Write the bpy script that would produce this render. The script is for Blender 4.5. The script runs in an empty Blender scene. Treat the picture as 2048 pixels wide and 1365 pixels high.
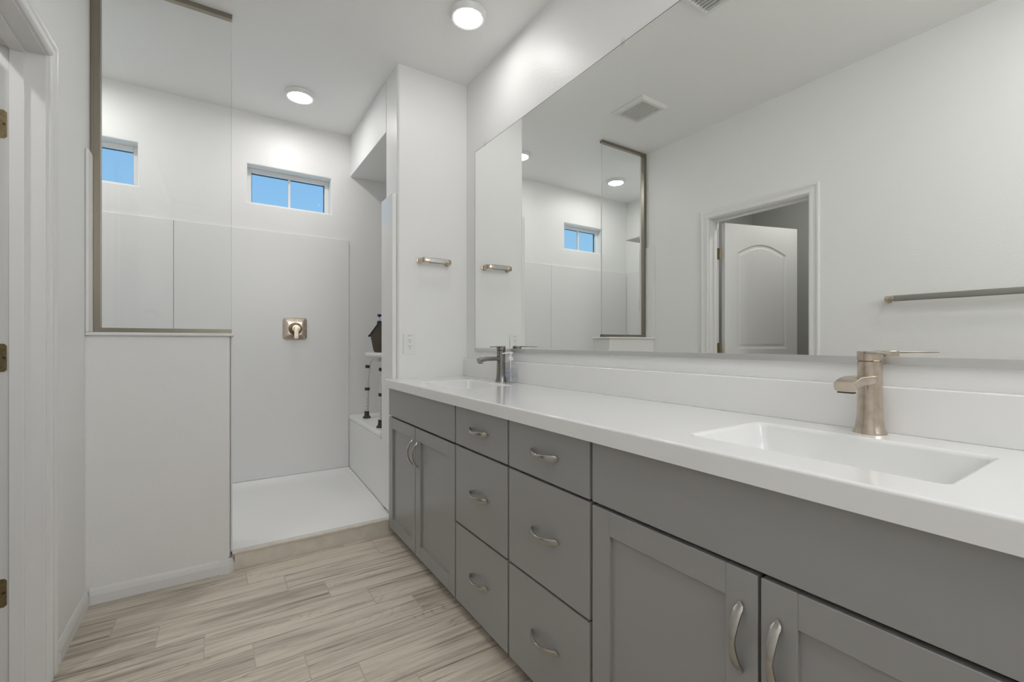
import bpy, bmesh, math, random
from mathutils import Vector, Matrix
random.seed(4)
S = bpy.context.scene
COL = S.collection
R = math.radians

# ------------------------------------------------------------------ camera, sky, exposure
cam_d = bpy.data.cameras.new('camera')
cam = bpy.data.objects.new('camera', cam_d)
COL.objects.link(cam)
cam_d.sensor_width = 36.0
cam_d.lens = 36.0 * 902.5 / 2048.0
cam_d.shift_y = 2.8 / 2048.0
cam_d.clip_start = 0.02
cam.location = (0, 0, 1.108)
cam.rotation_euler = (R(90), 0, R(-33.05))
S.camera = cam

S.view_settings.view_transform = 'Standard'
S.view_settings.look = 'None'
S.view_settings.exposure = 0.34
S.view_settings.gamma = 1.0
S.view_settings.use_curve_mapping = False
S.cycles.diffuse_bounces = 6
S.cycles.glossy_bounces = 5
S.cycles.max_bounces = 12
S.cycles.transparent_max_bounces = 16
S.cycles.caustics_reflective = True     # the mirror passes light on to the rest of the room
S.cycles.caustics_refractive = False
S.cycles.blur_glossy = 1.0
S.cycles.sample_clamp_indirect = 8.0

LAMP = 31.0          # lens brightness: ceiling light over the far sink
LAMP_NEAR = 50.0    # over the vanity end behind the camera
FILL_MID = 56.0       # added fill lamp, unseen, above the camera
FILL_CLOSET = 135.0   # added fill lamp, unseen, in the small side room
LAMP_SHOWER = 62.0  # the two over the shower
FILL_WINDOW = 4.1       # glow of the made-up fill window behind the camera

w = bpy.data.worlds.new('sky')
S.world = w
w.use_nodes = True
nt = w.node_tree
nt.nodes.clear()
tc = nt.nodes.new('ShaderNodeTexCoord')
sp = nt.nodes.new('ShaderNodeSeparateXYZ')
rp = nt.nodes.new('ShaderNodeValToRGB')
bg = nt.nodes.new('ShaderNodeBackground')
ow = nt.nodes.new('ShaderNodeOutputWorld')
nt.links.new(tc.outputs['Generated'], sp.inputs[0])
nt.links.new(sp.outputs['Z'], rp.inputs[0])
rp.color_ramp.elements[0].position = 0.0
rp.color_ramp.elements[0].color = (0.42, 0.70, 0.90, 1)
rp.color_ramp.elements[1].position = 0.6
rp.color_ramp.elements[1].color = (0.10, 0.34, 0.78, 1)
nt.links.new(rp.outputs[0], bg.inputs[0])
bg.inputs[1].default_value = 0.82
nt.links.new(bg.outputs[0], ow.inputs[0])

# ------------------------------------------------------------------ dimensions
ZC = 2.743                      # ceiling
XR, XL = 1.33, -0.469           # right (vanity) wall, left wall
YR = 2.578                      # wall at the end of the vanity
XE = 0.878                      # its shower-side end
YB = 3.71                       # back wall of the shower
XS = -1.37                      # left wall of the shower
YK = -1.3                       # wall behind the camera

# ------------------------------------------------------------------ materials
def mat(name, base=(.8, .8, .8), rough=.5, metal=0.0, bump=None, spec=.5, var=None, coat=0.0):
    m = bpy.data.materials.new(name)
    m.use_nodes = True
    n = m.node_tree
    b = n.nodes['Principled BSDF']
    b.inputs['Base Color'].default_value = (*base, 1)
    b.inputs['Roughness'].default_value = rough
    b.inputs['Metallic'].default_value = metal
    b.inputs['Specular IOR Level'].default_value = spec
    b.inputs['Coat Weight'].default_value = coat
    tcn = n.nodes.new('ShaderNodeTexCoord')
    if var:                      # slight wear in colour: (scale, amount)
        nz = n.nodes.new('ShaderNodeTexNoise')
        nz.inputs['Scale'].default_value = var[0]
        nz.inputs['Detail'].default_value = 4
        n.links.new(tcn.outputs['Object'], nz.inputs['Vector'])
        r = n.nodes.new('ShaderNodeValToRGB')
        r.color_ramp.elements[0].position = .35
        r.color_ramp.elements[1].position = .65
        r.color_ramp.elements[0].color = (*[c * (1 - var[1]) for c in base], 1)
        r.color_ramp.elements[1].color = (*[min(1, c * (1 + var[1])) for c in base], 1)
        n.links.new(nz.outputs['Fac'], r.inputs[0])
        n.links.new(r.outputs[0], b.inputs['Base Color'])
    if bump:                     # (scale, strength, distance)
        nz = n.nodes.new('ShaderNodeTexNoise')
        nz.inputs['Scale'].default_value = bump[0]
        nz.inputs['Detail'].default_value = 3
        n.links.new(tcn.outputs['Object'], nz.inputs['Vector'])
        bp = n.nodes.new('ShaderNodeBump')
        bp.inputs['Strength'].default_value = bump[1]
        bp.inputs['Distance'].default_value = bump[2]
        n.links.new(nz.outputs['Fac'], bp.inputs['Height'])
        n.links.new(bp.outputs[0], b.inputs['Normal'])
    return m

def glass_mat(name, tint, refl_ior=1.45):
    m = bpy.data.materials.new(name)
    m.use_nodes = True
    n = m.node_tree
    n.nodes.clear()
    o = n.nodes.new('ShaderNodeOutputMaterial')
    mx = n.nodes.new('ShaderNodeMixShader')
    lw = n.nodes.new('ShaderNodeLayerWeight')
    pw = n.nodes.new('ShaderNodeMath'); pw.operation = 'POWER'
    fr = n.nodes.new('ShaderNodeMath'); fr.operation = 'MULTIPLY_ADD'
    f0 = ((refl_ior - 1) / (refl_ior + 1)) ** 2
    n.links.new(lw.outputs['Facing'], pw.inputs[0]); pw.inputs[1].default_value = 5.0
    n.links.new(pw.outputs[0], fr.inputs[0]); fr.inputs[1].default_value = 1 - f0; fr.inputs[2].default_value = f0
    tr = n.nodes.new('ShaderNodeBsdfTransparent')
    tr.inputs[0].default_value = (*tint, 1)
    gl = n.nodes.new('ShaderNodeBsdfGlossy')
    gl.inputs['Roughness'].default_value = 0.0
    n.links.new(fr.outputs[0], mx.inputs[0])
    n.links.new(tr.outputs[0], mx.inputs[1])
    n.links.new(gl.outputs[0], mx.inputs[2])
    n.links.new(mx.outputs[0], o.inputs[0])
    return m

def emit_mat(name, colour, strength):
    m = bpy.data.materials.new(name)
    m.use_nodes = True
    n = m.node_tree
    n.nodes.clear()
    o = n.nodes.new('ShaderNodeOutputMaterial')
    e = n.nodes.new('ShaderNodeEmission')
    e.inputs[0].default_value = (*colour, 1)
    e.inputs[1].default_value = strength
    n.links.new(e.outputs[0], o.inputs[0])
    return m

def floor_mat():
    m = bpy.data.materials.new('wood_look_plank_tile')
    m.use_nodes = True
    n = m.node_tree
    L = n.links.new
    b = n.nodes['Principled BSDF']
    b.inputs['Roughness'].default_value = .42
    tcn = n.nodes.new('ShaderNodeTexCoord')
    s = n.nodes.new('ShaderNodeSeparateXYZ')
    L(tcn.outputs['Object'], s.inputs[0])
    def M(op, a, c=None, d=None):
        k = n.nodes.new('ShaderNodeMath')
        k.operation = op
        for i, v in enumerate((a, c, d)):
            if v is None: continue
            if isinstance(v, (int, float)): k.inputs[i].default_value = v
            else: L(v, k.inputs[i])
        return k.outputs[0]
    P, LEN = .157, .604
    v = M('DIVIDE', M('SUBTRACT', 2.542, s.outputs['Y']), P)
    row = M('FLOOR', v)
    fv = M('FRACT', v)
    xs = M('DIVIDE', M('SUBTRACT', M('SUBTRACT', s.outputs['X'], .112), M('MULTIPLY', row, .1495)), LEN)
    col = M('FLOOR', xs)
    fx = M('FRACT', xs)
    # joints
    dx = M('MULTIPLY', M('MINIMUM', fx, M('SUBTRACT', 1.0, fx)), LEN)
    dy = M('MULTIPLY', M('MINIMUM', fv, M('SUBTRACT', 1.0, fv)), P)
    joint_x = M('LESS_THAN', dx, .0022)
    joint_y = M('LESS_THAN', dy, .0013)
    # one random number set per plank
    cb = n.nodes.new('ShaderNodeCombineXYZ')
    L(row, cb.inputs[0]); L(col, cb.inputs[1])
    wn = n.nodes.new('ShaderNodeTexWhiteNoise')
    wn.noise_dimensions = '2D'
    L(cb.outputs[0], wn.inputs['Vector'])
    sc = n.nodes.new('ShaderNodeSeparateColor')
    L(wn.outputs['Color'], sc.inputs[0])
    # grain coordinates, long in x, shifted per plank
    gx = M('ADD', s.outputs['X'], M('MULTIPLY', sc.outputs[0], 37.0))
    gy = M('ADD', s.outputs['Y'], M('MULTIPLY', sc.outputs[1], 23.0))
    def grain(kx, ky, detail, rough=.6, dist=0.0):
        c = n.nodes.new('ShaderNodeCombineXYZ')
        L(M('MULTIPLY', gx, kx), c.inputs[0]); L(M('MULTIPLY', gy, ky), c.inputs[1])
        z = n.nodes.new('ShaderNodeTexNoise')
        z.inputs['Scale'].default_value = 1.0
        z.inputs['Detail'].default_value = detail
        z.inputs['Roughness'].default_value = rough
        z.inputs['Distortion'].default_value = dist
        L(c.outputs[0], z.inputs['Vector'])
        return z.outputs['Fac']
    g1 = grain(1.7, 26, 6, .62, .8)         # broad streaks
    g2 = grain(5, 170, 4, .6, .3)           # fine fibres
    g3 = grain(2.2, 9, 2, .5, 0)            # cloudy tone
    # growth-ring figure: bands of a warped field
    fld = grain(1.5, 7.5, 1, .4, .6)
    ring = M('ABSOLUTE', M('SINE', M('MULTIPLY', fld, 75.0)))
    ring = M('POWER', M('SUBTRACT', 1.0, ring), 3.0)
    ring = M('MULTIPLY', ring, M('SMOOTH_MIN', M('MAXIMUM', M('SUBTRACT', M('MULTIPLY', g3, 4.0), 1.9), 0.0), 1.0, .1))
    g4 = grain(1.3, 62, 5, .66, .5)         # thin dark streaks
    streak = M('MULTIPLY', M('MAXIMUM', M('SUBTRACT', .465, g4), 0.0), 1.15)
    t = M('ADD', M('MULTIPLY', g1, .62), M('ADD', M('MULTIPLY', g2, .30), M('MULTIPLY', g3, .25)))
    t = M('SUBTRACT', M('ADD', t, M('MULTIPLY', M('SUBTRACT', sc.outputs[2], .5), .10)), M('ADD', M('MULTIPLY', ring, .17), streak))
    r = n.nodes.new('ShaderNodeValToRGB')
    e = r.color_ramp.elements
    e[0].position = .36; e[0].color = (.205, .172, .137, 1)
    e[1].position = .80; e[1].color = (.76, .69, .59, 1)
    k = e.new(.47); k.color = (.40, .347, .283, 1)
    k = e.new(.55); k.color = (.55, .487, .403, 1)
    k = e.new(.64); k.color = (.67, .60, .50, 1)
    L(t, r.inputs[0])
    mx = n.nodes.new('ShaderNodeMix'); mx.data_type = 'RGBA'
    L(joint_y, mx.inputs['Factor']); L(r.outputs[0], mx.inputs['A'])
    mx.inputs['B'].default_value = (.27, .22, .17, 1)
    m2 = n.nodes.new('ShaderNodeMix'); m2.data_type = 'RGBA'
    L(joint_x, m2.inputs['Factor']); L(mx.outputs['Result'], m2.inputs['A'])
    m2.inputs['B'].default_value = (.50, .43, .36, 1)
    L(m2.outputs['Result'], b.inputs['Base Color'])
    h = M('SUBTRACT', M('MULTIPLY', t, .4), M('MAXIMUM', joint_x, joint_y))
    bp = n.nodes.new('ShaderNodeBump')
    bp.inputs['Strength'].default_value = .35
    bp.inputs['Distance'].default_value = .002
    L(h, bp.inputs['Height'])
    L(bp.outputs[0], b.inputs['Normal'])
    return m

def door_mat():
    m = mat('white_door_paint', (.78, .78, .77), .4)
    n = m.node_tree
    tcn = [x for x in n.nodes if x.type == 'TEX_COORD'][0]
    wv = n.nodes.new('ShaderNodeTexNoise')
    mp = n.nodes.new('ShaderNodeMapping')
    mp.inputs['Scale'].default_value = (60, 60, 1.5)
    n.links.new(tcn.outputs['Object'], mp.inputs[0])
    n.links.new(mp.outputs[0], wv.inputs['Vector'])
    wv.inputs['Scale'].default_value = 1
    bp = n.nodes.new('ShaderNodeBump')
    bp.inputs['Strength'].default_value = .35
    bp.inputs['Distance'].default_value = .002
    n.links.new(wv.outputs['Fac'], bp.inputs['Height'])
    n.links.new(bp.outputs[0], n.nodes['Principled BSDF'].inputs['Normal'])
    return m

WALL = (.87, .87, .863)
M = {
    'wall': mat('white_wall_paint', WALL, .42, bump=(95, .22, .004)),
    'ceil': mat('white_ceiling_paint', (.90, .90, .89), .5, bump=(80, .18, .004)),
    'trim': mat('white_trim_paint', (.82, .82, .815), .3),
    'dim_wall': mat('darkened_side_room_paint', (.38, .38, .365), .55, bump=(95, .2, .004)),  # white paint darkened in colour to stand in for low light
    'acrylic': mat('glossy_white_acrylic', (.85, .85, .845), .24, spec=.3),
    'pan': mat('white_shower_floor', (.92, .92, .915), .35),
    'counter': mat('white_cultured_marble', (.85, .85, .845), .12, coat=.2),
    'cab': mat('grey_cabinet_paint', (.33, .327, .32), .30, bump=(300, .05, .001)),
    'cab_shade': mat('carcass_gap_shade', (.035, .033, .03), .8),  # near-black carcass: shade of the door gaps put into its colour
    'bar': mat('satin_grey_nickel', (.40, .39, .37), .36, 1.0, bump=(200, .05, .001)),
    'pull': mat('dark_satin_nickel', (.46, .445, .41), .25, 1.0, bump=(220, .05, .001)),
    'dial': mat('dark_bronze', (.17, .125, .07), .35, 1.0),
    'nickel': mat('brushed_nickel', (.60, .58, .54), .27, 1.0, bump=(220, .06, .001), var=(30, .06)),
    'faucet': mat('warm_brushed_nickel', (.60, .52, .43), .22, 1.0, bump=(160, .05, .001), var=(45, .12)),
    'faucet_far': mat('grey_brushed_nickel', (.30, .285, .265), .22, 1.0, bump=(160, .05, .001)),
    'channel': mat('brushed_nickel_channel', (.30, .27, .22), .32, 1.0),
    'mirror_channel': mat('satin_aluminium', (.66, .66, .65), .35, .8),
    'bronze': mat('aged_brass_hinge', (.36, .28, .16), .38, 1.0, var=(90, .2)),
    'dark': mat('dark_slot', (.02, .02, .02), .6),
    'edge': mat('dark_mirror_edge', (.05, .055, .05), .4),
    'curb': mat('beige_curb_tile', (.68, .63, .55), .5, var=(14, .08)),
    'curb_edge': mat('pale_beige_tile_edge', (.72, .68, .61), .45, var=(20, .06)),
    'plastic': mat('white_plastic', (.84, .84, .83), .3),
    'vinyl': mat('white_window_vinyl', (.82, .82, .81), .35),
    'rubber': mat('dark_grey_rubber', (.05, .047, .04), .6),
    'alu': mat('anodised_aluminium_tube', (.74, .74, .74), .3, .6),
    'bin': mat('brown_plastic_bin', (.085, .07, .05), .35),
    'bin_rim': mat('black_plastic_rim', (.018, .016, .014), .4),
    'blue': mat('blue_pump_plastic', (.012, .02, .20), .3),
    'clear': glass_mat('clear_plastic', (.985, .988, .99), 1.25),
    'liquid': glass_mat('clear_soap', (.97, .978, .99), 1.15),
    'label': glass_mat('clear_lavender_label', (.93, .935, .965), 1.2),
    'label_ink': mat('lavender_label_ink', (.42, .43, .66), .5),
    'glass': glass_mat('shower_glass', (.988, .994, .990), 1.4),
    'glass_edge': mat('polished_glass_edge', (.62, .66, .64), .15),
    'pane': glass_mat('window_glass', (.97, .985, .985), 1.12),
    'lens': emit_mat('lit_lens', (1.0, .985, .96), LAMP),
    'lens_near': emit_mat('lit_near_lens', (1.0, .985, .96), LAMP_NEAR),
    'lens_fill_mid': emit_mat('fill_mid_lens', (1.0, .985, .96), FILL_MID),
    'lens_fill_closet': emit_mat('fill_closet_lens', (1.0, .985, .96), FILL_CLOSET),
    'lens_shower': emit_mat('lit_shower_lens', (1.0, .985, .96), LAMP_SHOWER),
    'fill_glow': emit_mat('window_fill_glow', (.97, .985, 1.0), FILL_WINDOW),
    'grille': mat('white_grille', (.80, .80, .79), .4),
    'floor': floor_mat(),
    'door': door_mat(),
}
mm = bpy.data.materials.new('silvered_mirror'); mm.use_nodes = True
_b = mm.node_tree.nodes['Principled BSDF']
_b.inputs['Base Color'].default_value = (.95, .96, .94, 1)
_b.inputs['Metallic'].default_value = 1.0
_b.inputs['Roughness'].default_value = 0.0
M['mirror'] = mm

# ------------------------------------------------------------------ mesh helpers (world coordinates)
def bnew():
    return bmesh.new()

def merge(bm, tmp):
    me = bpy.data.meshes.new('tmp')
    tmp.to_mesh(me); tmp.free()
    bm.from_mesh(me)
    bpy.data.meshes.remove(me)

def box(bm, x0, x1, y0, y1, z0, z1, bev=0.0, seg=2, mtx=None):
    t = bmesh.new()
    bmesh.ops.create_cube(t, size=1)
    for v in t.verts:
        v.co = Vector((x0 + (v.co.x + .5) * (x1 - x0), y0 + (v.co.y + .5) * (y1 - y0), z0 + (v.co.z + .5) * (z1 - z0)))
    if bev > 0:
        bmesh.ops.bevel(t, geom=t.edges[:], offset=bev, segments=seg, affect='EDGES', profile=.5)
    if mtx: t.transform(mtx)
    merge(bm, t)
    return bm

def prism(bm, pts, axis, a0, a1, bev=0.0, seg=2, mtx=None):
    """polygon pts (2-D) extruded along axis from a0 to a1. axis x: pts=(y,z); y: (x,z); z: (x,y)"""
    t = bmesh.new()
    def P(p, a):
        if axis == 'x': return (a, p[0], p[1])
        if axis == 'y': return (p[0], a, p[1])
        return (p[0], p[1], a)
    A = [t.verts.new(P(p, a0)) for p in pts]
    B = [t.verts.new(P(p, a1)) for p in pts]
    n = len(pts)
    t.faces.new(A); t.faces.new(B[::-1])
    for i in range(n):
        t.faces.new((A[i], B[i], B[(i + 1) % n], A[(i + 1) % n]))
    bmesh.ops.recalc_face_normals(t, faces=t.faces[:])
    if bev > 0:
        es = [e for e in t.edges if len(e.link_faces) == 2 and e.calc_face_angle(0) > .6]
        bmesh.ops.bevel(t, geom=es, offset=bev, segments=seg, affect='EDGES', profile=.5)
    if mtx: t.transform(mtx)
    merge(bm, t)
    return bm

def lathe(bm, prof, centre, axis='z', n=32, sx=1.0, sy=1.0, mtx=None):
    """prof: list of (radius, height) along the axis"""
    t = bmesh.new()
    rings = []
    for r, h in prof:
        ring = []
        if r < 1e-6:
            ring = [t.verts.new((0, 0, h))]
        else:
            for i in range(n):
                a = 2 * math.pi * i / n
                ring.append(t.verts.new((r * math.cos(a) * sx, r * math.sin(a) * sy, h)))
        rings.append(ring)
    for A, B in zip(rings, rings[1:]):
        for i in range(n):
            j = (i + 1) % n
            if len(A) == 1 and len(B) == 1: continue
            if len(A) == 1: t.faces.new((A[0], B[j], B[i]))
            elif len(B) == 1: t.faces.new((A[i], A[j], B[0]))
            else: t.faces.new((A[i], A[j], B[j], B[i]))
    if len(rings[0]) > 1: t.faces.new(rings[0][::-1])
    if len(rings[-1]) > 1: t.faces.new(rings[-1])
    bmesh.ops.recalc_face_normals(t, faces=t.faces[:])
    if axis == 'x': t.transform(Matrix.Rotation(R(90), 4, 'Y'))
    if axis == 'y': t.transform(Matrix.Rotation(R(-90), 4, 'X'))
    t.transform(Matrix.Translation(centre))
    if mtx: t.transform(mtx)
    merge(bm, t)
    return bm

def sweep(bm, path, secs, up=(0, 0, 1), n=16, power=2.0, cap=True):
    """path of points, secs = (half width along side, half height along up) per point; superellipse section"""
    t = bmesh.new()
    path = [Vector(p) for p in path]
    up = Vector(up)
    rings = []
    for i, p in enumerate(path):
        a = path[max(i - 1, 0)]; b = path[min(i + 1, len(path) - 1)]
        d = (b - a).normalized()
        side = d.cross(up)
        if side.length < 1e-4: side = d.cross(Vector((1, 0, 0)))
        side.normalize()
        u = side.cross(d).normalized()
        w_, h_ = secs[i] if isinstance(secs, list) else secs
        ring = []
        for k in range(n):
            q = 2 * math.pi * k / n
            c, s = math.cos(q), math.sin(q)
            e = 2.0 / power
            ring.append(t.verts.new(p + side * (w_ * math.copysign(abs(c) ** e, c)) + u * (h_ * math.copysign(abs(s) ** e, s))))
        rings.append(ring)
    for A, B in zip(rings, rings[1:]):
        for k in range(n):
            j = (k + 1) % n
            t.faces.new((A[k], A[j], B[j], B[k]))
    if cap:
        t.faces.new(rings[0][::-1]); t.faces.new(rings[-1])
    bmesh.ops.recalc_face_normals(t, faces=t.faces[:])
    merge(bm, t)
    return bm

def tube(bm, path, r, n=12):
    return sweep(bm, path, (r, r), n=n)

def rrect(x0, x1, y0, y1, r, seg=5):
    out = []
    for cx, cy, a0 in ((x1 - r, y1 - r, 0), (x0 + r, y1 - r, 90), (x0 + r, y0 + r, 180), (x1 - r, y0 + r, 270)):
        for i in range(seg + 1):
            a = R(a0 + 90 * i / seg)
            out.append((cx + r * math.cos(a), cy + r * math.sin(a)))
    return out

def corner(path, r, seg=6):
    """rounds the inner corners of a 3-D polyline"""
    P = [Vector(p) for p in path]
    out = [P[0]]
    for a, b, c in zip(P, P[1:], P[2:]):
        d1 = (a - b).normalized(); d2 = (c - b).normalized()
        p0 = b + d1 * r; p2 = b + d2 * r
        for i in range(seg + 1):
            t = i / seg
            out.append((1 - t) ** 2 * p0 + 2 * t * (1 - t) * b + t * t * p2)
    out.append(P[-1])
    return out

# ------------------------------------------------------------------ object helpers
def origin(o):
    v = Vector((0, 0, 0))
    while o:
        v = v + o.location
        o = o.parent
    return v

def obj(name, bm, m, parent=None, smooth=35, loc=None):
    me = bpy.data.meshes.new(name)
    off = origin(parent) if parent else Vector(loc or (0, 0, 0))
    bmesh.ops.translate(bm, verts=bm.verts[:], vec=-off)
    bm.to_mesh(me); bm.free()
    for p in me.polygons: p.use_smooth = True
    me.set_sharp_from_angle(angle=R(smooth))
    me.materials.append(M[m])
    o = bpy.data.objects.new(name, me)
    COL.objects.link(o)
    md = o.modifiers.new('weighted_normal', 'WEIGHTED_NORMAL')     # keeps broad faces flat beside their bevels
    md.keep_sharp = True
    md.weight = 100
    if parent: o.parent = parent
    else: o.location = off
    return o

def tag(o, label, cat, group=None):
    o['label'] = label; o['category'] = cat
    if group: o['group'] = group
    return o

def thing(name, label, cat, loc, group=None):
    o = bpy.data.objects.new(name, None)
    o.empty_display_size = .05
    COL.objects.link(o)
    o.location = loc
    return tag(o, label, cat, group)

def struct(name, bm, m, label=None, cat=None, loc=None, smooth=35):
    o = obj(name, bm, m, None, smooth, loc)
    o['kind'] = 'structure'
    if label: tag(o, label, cat)
    return o

def dup(root, loc, label, group=None):
    r = root.copy(); COL.objects.link(r); r.location = loc
    r['label'] = label
    if group: r['group'] = group
    for ch in list(root.children):
        c = ch.copy(); COL.objects.link(c); c.parent = r
        for g in list(ch.children):
            d = g.copy(); COL.objects.link(d); d.parent = c
    return r

# ------------------------------------------------------------------ room shell
struct('floor', box(bnew(), -2.0, 1.45, YK - .12, 3.86, -.12, 0), 'floor', 'wood-look plank tile floor in staggered beige and grey boards', 'floor')
struct('ceiling', box(bnew(), -2.0, 1.9, YK - .12, 3.86, ZC, ZC + .12), 'ceil', 'flat white painted ceiling', 'ceiling')

b = bnew()
box(b, XL - .12, XL, YK, 1.345, 0, ZC)
box(b, XL - .12, XL, 2.066, 2.60, 0, ZC)
box(b, XL - .12, XL, 1.345, 2.066, 2.056, ZC)
box(b, XS - .12, XL, 2.60, 2.72, 0, ZC)
struct('wall_left', b, 'wall', 'white textured left wall with the door opening', 'wall')
struct('wall_right', box(bnew(), XR, XR + .12, YK, YR, 0, ZC), 'wall', 'white right wall behind the long mirror', 'wall')
# end wall of the vanity, bullnosed corners
struct('wall_end', prism(bnew(), [(XR + .12, YR), (XR + .12, 2.80)] + [(XE + .018 - .018 * math.sin(R(a)), 2.80 - .018 + .018 * math.cos(R(a))) for a in range(0, 91, 15)]
       + [(XE + .018 - .018 * math.cos(R(a)), YR + .018 - .018 * math.sin(R(a))) for a in range(0, 91, 15)], 'z', 0, ZC), 'wall',
       'white end wall with the hand towel bar and outlet', 'wall')
struct('wall_header', box(bnew(), XE, 1.77, 2.80, YB, 2.425, ZC, bev=.006), 'wall', 'white dropped header over the shower alcove', 'wall')
b = bnew()
box(b, 1.65, 1.77, 2.80, YB, 0, 2.425)
struct('wall_alcove', b, 'wall', 'white far side wall of the shower alcove', 'wall')
struct('wall_leak_block', box(bnew(), XR + .121, 1.77, 2.68, 2.80, 0, ZC), 'wall', 'unseen white wall stub added to block light leaks behind the end wall', 'wall')  # out of view, only stops light leaking in
struct('wall_shower', box(bnew(), XS - .12, XS, 2.72, YB, 0, ZC), 'wall', 'white left wall of the shower seen in the mirror', 'wall')
NX0, NX1, NZ0, NZ1 = .24, 1.29, 1.55, 2.66
b = bnew()
box(b, -2.0, NX0, YK - .12, YK, 0, ZC); box(b, NX1, 1.45, YK - .12, YK, 0, ZC)
box(b, NX0, NX1, YK - .12, YK, 0, NZ0); box(b, NX0, NX1, YK - .12, YK, NZ1, ZC)
struct('wall_near', b, 'wall', 'white wall behind the camera, holding the added fill window', 'wall')
g = thing('fill_window', 'made-up glowing window added behind the camera as fill light', 'window', ((NX0 + NX1) / 2, YK - .06, NZ0))  # invented window, its glowing pane added to brighten the room
g['kind'] = 'structure'
t = bnew()
for q in ((NX0, NX0 + .04, NZ0, NZ1), (NX1 - .04, NX1, NZ0, NZ1), (NX0 + .04, NX1 - .04, NZ0, NZ0 + .04), (NX0 + .04, NX1 - .04, NZ1 - .04, NZ1), ((NX0 + NX1) / 2 - .015, (NX0 + NX1) / 2 + .015, NZ0 + .04, NZ1 - .04)):
    box(t, q[0], q[1], YK - .09, YK - .03, q[2], q[3], .003)
obj('window_frame', t, 'vinyl', g)
obj('fill_pane', box(bnew(), NX0 + .03, NX1 - .03, YK - .066, YK - .060, NZ0 + .03, NZ1 - .03), 'fill_glow', g)
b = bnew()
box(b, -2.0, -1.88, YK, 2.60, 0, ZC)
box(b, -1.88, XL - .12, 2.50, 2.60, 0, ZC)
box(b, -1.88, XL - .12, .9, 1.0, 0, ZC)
struct('wall_closet', b, 'dim_wall', 'walls of the small side room, darkened in colour to look dim', 'wall')

# back wall with two window openings (bullnose edges)
WIN = [(-.99, -.432), (.172, .734)]
WZ0, WZ1 = 2.106, 2.38
def grid_wall(xs, zs, holes, y0, y1, bev):
    t = bmesh.new()
    F = {}; K = {}
    for i, x in enumerate(xs):
        for k, z in enumerate(zs):
            F[i, k] = t.verts.new((x, y0, z)); K[i, k] = t.verts.new((x, y1, z))
    solid = lambda i, k: 0 <= i < len(xs) - 1 and 0 <= k < len(zs) - 1 and (i, k) not in holes
    for i in range(len(xs) - 1):
        for k in range(len(zs) - 1):
            if not solid(i, k): continue
            t.faces.new((F[i, k], F[i + 1, k], F[i + 1, k + 1], F[i, k + 1]))
            t.faces.new((K[i, k], K[i, k + 1], K[i + 1, k + 1], K[i + 1, k]))
            for di, dk, a, c in ((-1, 0, (i, k), (i, k + 1)), (1, 0, (i + 1, k + 1), (i + 1, k)), (0, -1, (i + 1, k), (i, k)), (0, 1, (i, k + 1), (i + 1, k + 1))):
                if not solid(i + di, k + dk):
                    t.faces.new((F[a], F[c], K[c], K[a]))
    bmesh.ops.recalc_face_normals(t, faces=t.faces[:])
    es = [e for e in t.edges if all(abs(v.co.y - y0) < 1e-5 for v in e.verts) and len(e.link_faces) == 2
          and e.calc_face_angle(0) > .5 and zs[0] < min(v.co.z for v in e.verts) and max(v.co.z for v in e.verts) < zs[-1]
          and xs[0] < min(v.co.x for v in e.verts) and max(v.co.x for v in e.verts) < xs[-1]]
    bmesh.ops.bevel(t, geom=es, offset=bev, segments=4, affect='EDGES', profile=.5)
    return t
xs = [XS - .12, WIN[0][0], WIN[0][1], WIN[1][0], WIN[1][1], 1.77]
struct('wall_back', grid_wall(xs, [0, WZ0, WZ1, ZC], {(1, 1), (3, 1)}, YB, YB + .15, .010), 'wall',
       'white back wall of the shower with two small high windows', 'wall')

def window(name, x0, x1, label):
    g = thing(name, label, 'window', ((x0 + x1) / 2, YB + .1, WZ0))
    g['kind'] = 'structure'
    ya, yb, f = YB + .085, YB + .135, .03
    t = bnew()
    box(t, x0, x0 + f, ya, yb, WZ0, WZ1, .003); box(t, x1 - f, x1, ya, yb, WZ0, WZ1, .003)
    box(t, x0 + f, x1 - f, ya, yb, WZ0, WZ0 + .027, .003); box(t, x0 + f, x1 - f, ya, yb, WZ1 - .03, WZ1, .003)
    obj('window_frame', t, 'vinyl', g)
    t = bnew()
    box(t, x0 + f, x0 + f + .004, yb - .02, yb - .012, WZ0 + .027, WZ1 - .03)
    box(t, x0 + f, x1 - f, yb - .02, yb - .012, WZ1 - .034, WZ1 - .03)
    box(t, x1 - f - .004, x1 - f, yb - .02, yb - .012, WZ0 + .027, WZ1 - .03)
    obj('gasket', t, 'dark', g)
    c = (x0 + x1) / 2
    obj('mullion', box(bnew(), c - .008, c + .008, ya + .012, yb - .012, WZ0 + .027, WZ1 - .03, .002), 'vinyl', g)
    obj('glass_pane', box(bnew(), x0 + f, x1 - f, yb - .03, yb - .026, WZ0 + .027, WZ1 - .03), 'pane', g)
window('window_1', *WIN[0], 'small white two-pane window behind the glass screen')
window('window_2', *WIN[1], 'small white two-pane window right of the glass screen')

# pony wall under the glass, its cap and end corner
struct('wall_pony', prism(bnew(), [(XL, 2.572), (.032, 2.572), (.044, 2.577), (.05, 2.59), (.05, 2.745), (XL, 2.745)], 'z', 0, 1.136), 'wall',
       'white textured half wall in front of the shower', 'wall')
struct('trim_1', box(bnew(), XL, .066, 2.556, 2.768, 1.1365, 1.1515, .005, 3), 'trim', 'white cap board on top of the half wall', 'trim')

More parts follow.
